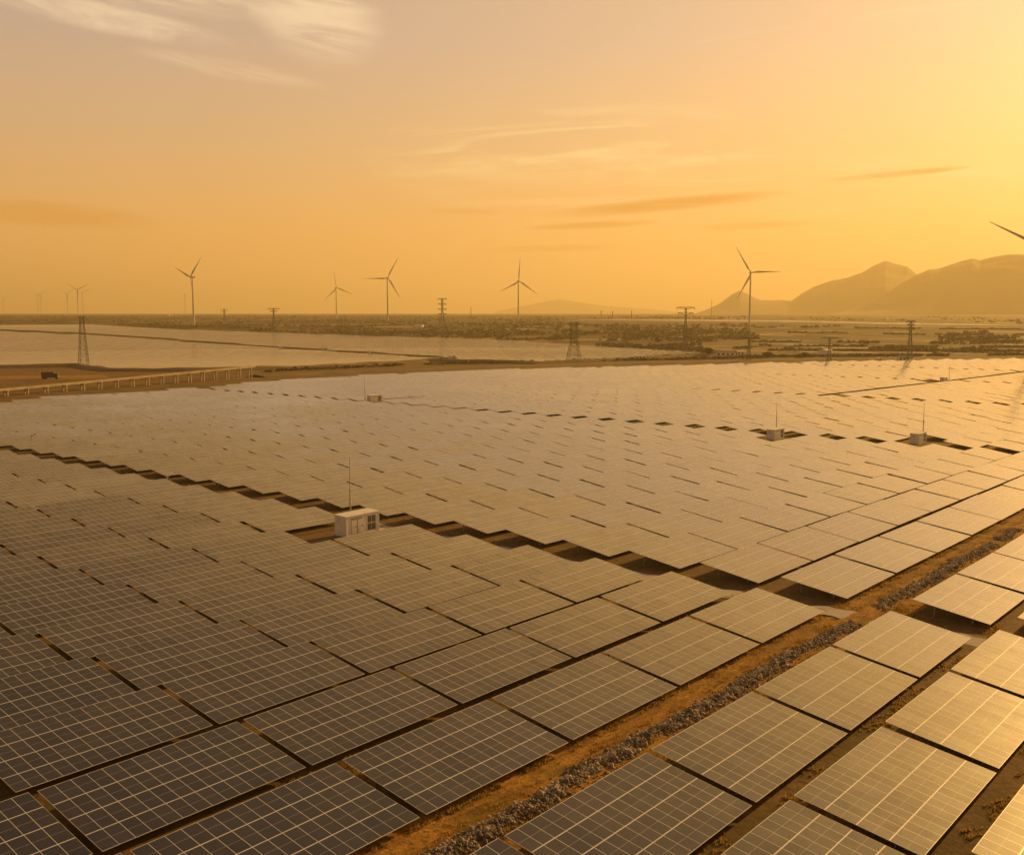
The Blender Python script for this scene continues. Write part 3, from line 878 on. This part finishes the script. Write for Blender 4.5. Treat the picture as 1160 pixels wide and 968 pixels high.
# ------------------------------------------------------------------ raised water channel on trestles, bank, lorry
A, B_ = at(-40, 452), at(288, 427.5)
ax = (B_ - A); ax.z = 0; ln = ax.length; rz = math.atan2(ax.y, ax.x)
t = thing('raised_channel', 'long raised concrete channel on many short legs beside the plant', 'aqueduct', A, rz)
zA = CAM.z + (355 - 443.5) / FPX * proj(A)[2] - A.z; zB = CAM.z + (355 - 413.8) / FPX * proj(B_)[2] - A.z
dz = (zB - zA) / ln; zt = lambda x: zA + x * dz       # top of the trough
mb = MB()
for (y0, y1, z0, z1) in ((-1.3, 1.3, -.9, -.65), (-1.3, -1.08, -.65, 0), (1.08, 1.3, -.65, 0)):
    i = len(mb.v)
    mb.v += [(x, y, z + zt(x)) for x in (-60, ln) for (y, z) in ((y0, z0), (y1, z0), (y1, z1), (y0, z1))]
    for q in ((0, 3, 2, 1), (4, 5, 6, 7), (0, 1, 5, 4), (1, 2, 6, 5), (2, 3, 7, 6), (3, 0, 4, 7)): mb.f.append(tuple(i + k for k in q)); mb.m.append(0)
mb.build('trough', M_CONC, t)
nb = 18
for k in range(nb):
    x = 10 + (ln - 14) * k / (nb - 1)
    pw = A + ax.normalized() * x; zg = gz(pw.x, pw.y) - A.z
    m2 = MB()
    for y in (-.95, .95): m2.box(x - .3, x + .3, y - .28, y + .28, zg - .5, zt(x) - 1.3)
    m2.box(x - .4, x + .4, -1.5, 1.5, zt(x) - 1.3, zt(x) - .903)
    m2.build('trestle', M_CONC, t)

p = at(57, 429)
t = thing('parked_lorry', 'dark lorry parked on the golden dirt yard behind the raised channel', 'lorry', p, math.atan2(-RT.y, -RT.x) + math.pi + .15)
MB().box(-4.6, 2.4, -1.25, 1.25, 1.05, 3.9).box(-4.6, 2.4, -1.3, 1.3, 3.9, 4.02).build('cargo_body', M_TRUCK, t)
mb = MB(); mb.box(2.7, 4.7, -1.2, 1.2, .7, 3.2); mb.v = [(x - (.45 if z > 3 and x > 4 else 0), y, z) for x, y, z in mb.v]; cb = mb.build('cab', M_TRUCK, t)
MB().box(4.42, 4.60, -1.0, 1.0, 2.1, 2.8).build('windscreen', M_VENT, cb)
MB().box(-4.6, 4.4, -.9, .9, .7, 1.04).build('chassis', M_VENT, t)
for x in (-3.6, -2.3, 3.6):
    for y in (-1.05, 1.05): MB().tube([(x, y - .18, .55), (x, y + .18, .55)], [.55, .55], 14).build('wheel', M_RUB, t)


def bank(name, line, width, height, label_kind='structure', material=None):
    """low earth bank along a line of photograph points on the ground"""
    P = [at(*q) for q in line]; V = []; F = []
    pts = []
    for a, b in zip(P, P[1:]):
        n = max(2, int((b - a).length / 12))
        for i in range(n): pts.append(a.lerp(b, i / n))
    pts.append(P[-1]); m = 7
    for i, p_ in enumerate(pts):
        d_ = (pts[min(i + 1, len(pts) - 1)] - pts[max(i - 1, 0)]).normalized(); nx, ny = -d_.y, d_.x
        for j in range(m):
            v = j / (m - 1) * 2 - 1
            x, y = p_.x + nx * v * width, p_.y + ny * v * width
            z = gz(x, y) - .05 + height * max(0, 1 - abs(v) ** 1.5) * (1 + .35 * noise.noise(Vector((x * .04, y * .04, 0)))) 
            V.append((x, y, z))
    for i in range(len(pts) - 1):
        for j in range(m - 1): q = i * m + j; F.append((q, q + 1, q + m + 1, q + m))
    o = link(name, np_mesh(name, np.array(V), np.array(F), material or M_TRACK, smooth=True)); tag(o, kind=label_kind)
    return o


M_BANK = weathered('bank_earth', (.20, .125, .055), (.105, .075, .032), .03, .95, 0, 7)
bank('earth_bank', [(-60, 417.5), (88, 415.5), (125, 420.5), (200, 420.5), (330, 418), (485, 409), (600, 412), (650, 410.5), (740, 406), (800, 403)], 9, 2.6, 'structure', M_BANK)
bank('plant_road_bank', [(290, 427), (450, 420), (580, 415.5), (700, 412.5), (850, 409), (980, 407)], 10, 1.4, 'structure', M_BANK)
bank('dirt_yard', [(-60, 428), (60, 427), (120, 426)], 26, .35, 'structure', M_TRACK)


# ------------------------------------------------------------------ water: river and salt ponds
def sheet(name, outline, material, lift=.35):
    P = [at(*q) for q in outline]
    mb = MB(); z = np.mean([p_.z for p_ in P])
    mb.v = [(p_.x, p_.y, gz(p_.x, p_.y) + lift) for p_ in P]; mb.f = [tuple(range(len(P)))]; mb.m = [0]
    o = mb.build(name, material); tag(o, kind='structure'); return o


def strip(name, pts, half, material, lift=.6):
    V = []; F = []
    P = []
    for a, b in zip(pts, pts[1:]):
        for i in range(24): P.append(((a[0] + (b[0] - a[0]) * i / 24), (a[1] + (b[1] - a[1]) * i / 24)))
    P.append(pts[-1])
    for px, py in P:
        tt = (px - pts[0][0]) / (pts[-1][0] - pts[0][0])
        h = half * (1 + .5 * noise.noise(Vector((px * .06, pts[0][1], 0)))) * min(1, .15 + 4 * min(tt, 1 - tt))
        for s in (h, -h):
            g = at(px, py + s); V.append((g.x, g.y, g.z + lift))
    for i in range(len(P) - 1): F.append((2 * i, 2 * i + 2, 2 * i + 3, 2 * i + 1))
    o = link(name, np_mesh(name, np.array(V), np.array(F), material)); tag(o, kind='structure'); return o


strip('river', [(655, 362.2), (760, 362.8), (900, 364), (1000, 366.5), (1170, 369)], 1.0, M_WATER)
for a, b, y0, y1, h in ((735, 800, 381, 381.5, .28), (760, 850, 379.6, 380.8, .28), (835, 900, 378.4, 381, .25), (900, 1040, 393, 395.6, .6), (855, 965, 389.6, 391.3, .5), (895, 1000, 398.3, 399.8, .6),
                        (1000, 1120, 399.2, 401.2, .4), (1008, 1035, 375.6, 375.9, .2), (1055, 1085, 379.5, 380, .22), (1105, 1175, 375.5, 377, .28), (1110, 1175, 381.5, 383, .25),
                        (940, 990, 385.8, 386.8, .25), (870, 930, 385, 386.2, .25), (955, 1020, 389, 390, .22), (760, 830, 391.5, 392.5, .25), (1000, 1024, 361, 361.3, .2), (1045, 1075, 361, 361.4, .2),
                        (1060, 1110, 388, 389, .25), (1120, 1175, 390, 391.3, .28), (900, 950, 375, 375.8, .2), (860, 900, 371.5, 372, .18), (950, 985, 371, 371.5, .18), (1035, 1100, 394.5, 395.5, .25), (870, 925, 395, 396, .3),
                        (1120, 1160, 396.5, 397.3, .25), (930, 975, 380.4, 381.2, .2), (985, 1050, 383.6, 384.6, .22)):
    strip('salt_pond', [(a, y0), (b, y1)], h, M_WATER, .35)

# ------------------------------------------------------------------ low buildings, tree
def building(px, py, L, Wd, H, label, nwin, rz, roofm, pitch=1.4):
    p = at(px, py)
    t = thing('low_building', label, 'building', p - Vector((0, 0, .2)), rz)
    MB().box(-L / 2, L / 2, -Wd / 2, Wd / 2, 0, H).build('wall', M_WHITE, t)
    mb = MB(); e = .6
    mb.v = [(-L / 2 - e, -Wd / 2 - e, H), (L / 2 + e, -Wd / 2 - e, H), (L / 2 + e, Wd / 2 + e, H), (-L / 2 - e, Wd / 2 + e, H), (-L / 2 - e, 0, H + pitch), (L / 2 + e, 0, H + pitch)]
    mb.f = [(0, 1, 5, 4), (2, 3, 4, 5), (1, 2, 5), (3, 0, 4), (3, 2, 1, 0)]; mb.m = [0] * 5
    mb.build('roof', roofm, t)
    for k in range(nwin):
        x = -L / 2 + (k + .5) * L / nwin
        MB().box(x - L / nwin * .22, x + L / nwin * .22, -Wd / 2 - .08, -Wd / 2 + .05, .5, H - .9).build('window', M_VENT, t)
    return t


FACE = YAW - math.pi / 2
building(823, 402.5, 24, 9, 3.6, 'long low white building with dark openings beside the round tree', 5, FACE + .1, M_ROOFD)
building(838, 402.5, 7, 7, 4.4, 'pale annex at the end of the long low building', 2, FACE + .1, M_WHITE, .6)
building(725, 407.5, 10, 7, 4.0, 'small white hut with three windows on the bank by the far farm', 3, FACE, M_ROOF, .8)
building(1023, 408.6, 10, 6, 4.2, 'small grey hut at the plant edge by the slim pylon', 3, FACE, M_ROOFD, .8)
for k, (px, py, lab) in enumerate(((190, 357.6, 'tiny pale house on the horizon before the white turbine'), (1003, 362.4, 'tiny pale house beyond the river under the mountains'),
                                 (1070, 361.6, 'tiny pale shed beyond the river under the high mountain'), (475, 371.5, 'tiny pale house among the scrub under the four-armed pylon'),
                                 (935, 402.0, 'tiny pale hut by the ponds near the faint pylon'))):
    building(px, py, 14, 9, 5, lab, 2, FACE + k, M_ROOF)


def crown_mesh(rx, rz_, n, leaf, seed):
    r_ = random.Random(seed); V = []; F = []
    cl = [(r_.uniform(-.6, .6) * rx, r_.uniform(-.6, .6) * rx, r_.uniform(-.5, .6) * rz_, r_.uniform(.35, .6)) for _ in range(12)]
    for i in range(n):
        c = r_.choice(cl); d_ = Vector((r_.gauss(0, 1), r_.gauss(0, 1), r_.gauss(0, 1))).normalized() * r_.random() ** .4
        p_ = Vector((c[0] + d_.x * rx * c[3], c[1] + d_.y * rx * c[3], c[2] + d_.z * rz_ * c[3]))
        u = Vector((r_.gauss(0, 1), r_.gauss(0, 1), r_.gauss(0, 1))).normalized() * leaf; v = u.orthogonal().normalized() * leaf * .6
        k = len(V); V += [tuple(p_ - u), tuple(p_ + v), tuple(p_ + u), tuple(p_ - v)]; F.append((k, k + 1, k + 2, k + 3))
    return np.array(V), np.array(F)


def tree(px, py, H, rad, label, seed):
    p = at(px, py); t = thing('tree', label, 'tree', p - Vector((0, 0, .1)), 0, 'trees on the plain')
    mb = MB(); mb.tube([(0, 0, 0), (.1, 0, H * .3), (.2, .1, H * .55)], [rad * .09, rad * .07, rad * .04], 7)
    for k in range(5):
        a = k * 1.3; mb.tube([(.1, 0, H * .3), (math.cos(a) * rad * .5, math.sin(a) * rad * .5, H * .65)], [rad * .045, rad * .015], 5)
    mb.build('trunk', M_BARK, t)
    v, f = crown_mesh(rad, H * .42, 1400, rad * .10, seed)
    link('crown', np_mesh('crown', v, f, M_LEAF), t, (0, 0, H * .58))


tree(802, 403.0, 8.5, 5.6, 'round dark tree at the end of the long low building', 3)
tree(870, 405.0, 6.0, 5.0, 'low spreading dark tree behind the low pylon with wide arms', 5)
tree(912, 404.5, 5.0, 5.5, 'low dark tree at the plant edge beside the ponds', 8)
tree(745, 388.0, 6.0, 5.5, 'dark tree standing on the brown bank before the tall pylon', 9)


def scatter_scrub():
    """far-off scrub woodland: small leaf clumps, read as one mass"""
    V = []; F = []; k = 0
    def bush(x, y, r, h):
        nonlocal k
        n = 16
        z = gz(x, y)
        for _ in range(n):
            d_ = Vector((random.gauss(0, 1), random.gauss(0, 1), random.gauss(0, .7))).normalized() * random.random() ** .5
            c = Vector((x + d_.x * r, y + d_.y * r, z + h * .5 + d_.z * h * .5))
            u = Vector((random.gauss(0, 1), random.gauss(0, 1), random.gauss(0, 1))).normalized() * r * .5; v = u.orthogonal().normalized() * r * .35
            V.extend([c - u, c + v, c + u, c - v]); F.append((k, k + 1, k + 2, k + 3)); k += 4
    n = 0; tries = 0
    while n < 6000 and tries < 90000:
        tries += 1
        px = random.uniform(-30, 1190); py = 358.5 + 42 * random.random() ** 1.3
        top = np.interp(px, TOP[:, 0], TOP[:, 1]); bot = np.interp(px, BOT[:, 0], BOT[:, 1])
        if px < 790 and top - .6 < py < bot + 2: continue
        if py > np.interp(px, EDGE[:, 0], EDGE[:, 1]) - 7: continue
        p_ = at(px, py)
        dn_ = .6 * noise.noise(Vector((p_.x * .004, p_.y * .004, 4.0))) + .75 * noise.noise(Vector((p_.x * .016, p_.y * .016, 2.0)))
        lim = .05 if px < 760 else .15
        ry_ = np.interp(px, [655, 760, 900, 1000, 1170], [362.2, 362.8, 364, 366.5, 369])
        if px > 640 and ry_ - 1.2 < py < ry_ + 4.5: continue
        if 368 < py < 386 and 380 < px < 860: lim -= .12
        if px > 850: lim += .22 if py > 372 else .2
        if dn_ < lim: continue
        r = random.uniform(1.3, 3.4) * (1.5 if random.random() < .08 else 1)
        bush(p_.x, p_.y, r, r * random.uniform(1.0, 1.5)); n += 1
    # hedges and overgrown field edges drawn out across the plain
    for xa, xb, ya, yb, sp in ((840, 1175, 404.5, 402.0, .55), (790, 1010, 386.8, 388.0, .8), (900, 1175, 392.2, 393.6, .7), (1000, 1175, 378.6, 379.6, .8), (800, 1175, 370.6, 373.4, .7),
                               (870, 1175, 397.0, 398.0, .7), (760, 960, 376.4, 377.2, .8), (300, 480, 421.0, 413.0, 1.6), (480, 860, 413.0, 405.5, 1.2)):
        px = xa
        while px < xb:
            px += sp * random.uniform(.5, 1.8)
            if noise.noise(Vector((px * .02, ya, 0))) < -.2: px += 6; continue
            p_ = at(px, ya + (yb - ya) * (px - xa) / (xb - xa) + random.gauss(0, .25)); r = random.uniform(1.0, 2.6)
            bush(p_.x, p_.y, r, r * random.uniform(.8, 1.3))
    o = link('scrub_woodland', np_mesh('scrub_woodland', np.array([tuple(q) for q in V]), np.array(F), M_BUSH))
    tag(o, 'dark scrub and low trees covering the plain up to the horizon', 'scrub', None, 'stuff')


scatter_scrub()

# ------------------------------------------------------------------ mountains
def mountain(name, prof, D, depth, seed, rough=.08):
    pr = np.array(prof, float); pxs = np.arange(pr[0, 0], pr[-1, 0] + .1, 2.0); m = 71
    V = []; F = []
    for px in pxs:
        r = ray(px, 355); h = math.hypot(r.x, r.y)
        y = np.interp(px, pr[:, 0], pr[:, 1]); y -= (355 - y) * .014 * noise.fractal(Vector((px * .06, seed, 0)), .9, 2.0, 4); Hh = (355 - y) / FPX * D / h + CAM.z - 20
        for j in range(m):
            v = j / (m - 1) * 2 - 1
            DD = D + v * depth
            x_, y_ = r.x / h * DD, r.y / h * DD
            n = noise.fractal(Vector((x_ * .0011, y_ * .0011, seed)), .85, 2.1, 8); rdg = 1 - abs(noise.noise(Vector((x_ * .0022, y_ * .0022, seed + 5)))) - .35 * abs(noise.noise(Vector((x_ * .006, y_ * .006, seed + 9))))
            base_ = max(0.0, 1 - abs(v) ** 1.15)
            z = Hh * base_ * (1 + (rough * n * 1.2 + (rdg - .68) * .13) * min(1, abs(v) * 4 + .10)) + Hh * rough * .12 * n * base_
            V.append((x_, y_, 20 + z - (3 if abs(v) > .999 else 0)))
    for i in range(len(pxs) - 1):
        for j in range(m - 1): q = i * m + j; F.append((q, q + 1, q + m + 1, q + m))
    o = link(name, np_mesh(name, np.array(V), np.array(F), M_MOUNT, smooth=True)); tag(o, kind='structure')


mountain('mountain', [(785, 356), (800, 351), (815, 344), (828, 334), (838, 329), (848, 334), (860, 340), (872, 340), (884, 339.5), (896, 341), (908, 332), (920, 325.5), (940, 318), (958, 315), (975, 309), (988, 301),
                       (1000, 295.5), (1012, 299), (1025, 302), (1037, 311), (1060, 325), (1100, 345), (1130, 356)], 9800, 1900, 1.0)
mountain('mountain', [(930, 356), (960, 351), (985, 343), (1005, 332), (1020, 321), (1037, 311), (1050, 305.5), (1062, 304.5), (1085, 297), (1098, 294), (1108, 295.5), (1130, 290.5), (1150, 289), (1165, 290), (1200, 286), (1250, 300), (1320, 330), (1390, 356)], 8400, 1900, 4.0)
mountain('mountain', [(560, 353), (590, 347), (620, 341), (635, 339), (660, 343), (690, 347), (730, 350), (770, 353)], 19000, 2000, 7.0)

# ------------------------------------------------------------------ small marker posts in the field
for px, py, hp, lab in ((190, 546, 7, 'small white marker post on the gravel road by the zigzag edge'), (36.5, 502, 9, 'small white marker post standing among the grey tables'), (727, 481, 5, 'small pale marker post on the second cross road')):
    p = at(px, py); h = hp / FPX * math.hypot(p.x, p.y)
    t = thing('marker_post', lab, 'marker post', p - Vector((0, 0, .1)), 0, 'marker posts in the field')
    MB().tube([(0, 0, 0), (0, 0, h * .8)], [.14, .14], 8).build('shaft', M_WHITE, t)
    MB().box(-.25, .25, -.2, .2, h * .8, h).build('head', M_GREYP, t)

# ------------------------------------------------------------------ haze
HX = 44000
mb = MB(); mb.box(-HX, HX, -HX, HX, -20, 660)
hm = bpy.data.materials.new('haze_air'); hm.use_nodes = True
h_ = NT(hm.node_tree)
for n in list(h_.n): h_.n.remove(n)
pv = h_.new('ShaderNodeVolumePrincipled'); ho = h_.new('ShaderNodeOutputMaterial'); h_.l.new(pv.outputs[0], ho.inputs['Volume'])
pv.inputs['Color'].default_value = (1.0, .86, .56, 1); pv.inputs['Density'].default_value = 1.1e-4; pv.inputs['Anisotropy'].default_value = .28
o = mb.build('haze', hm); tag(o, 'warm evening haze filling the air over the plain', 'haze', None, 'stuff')
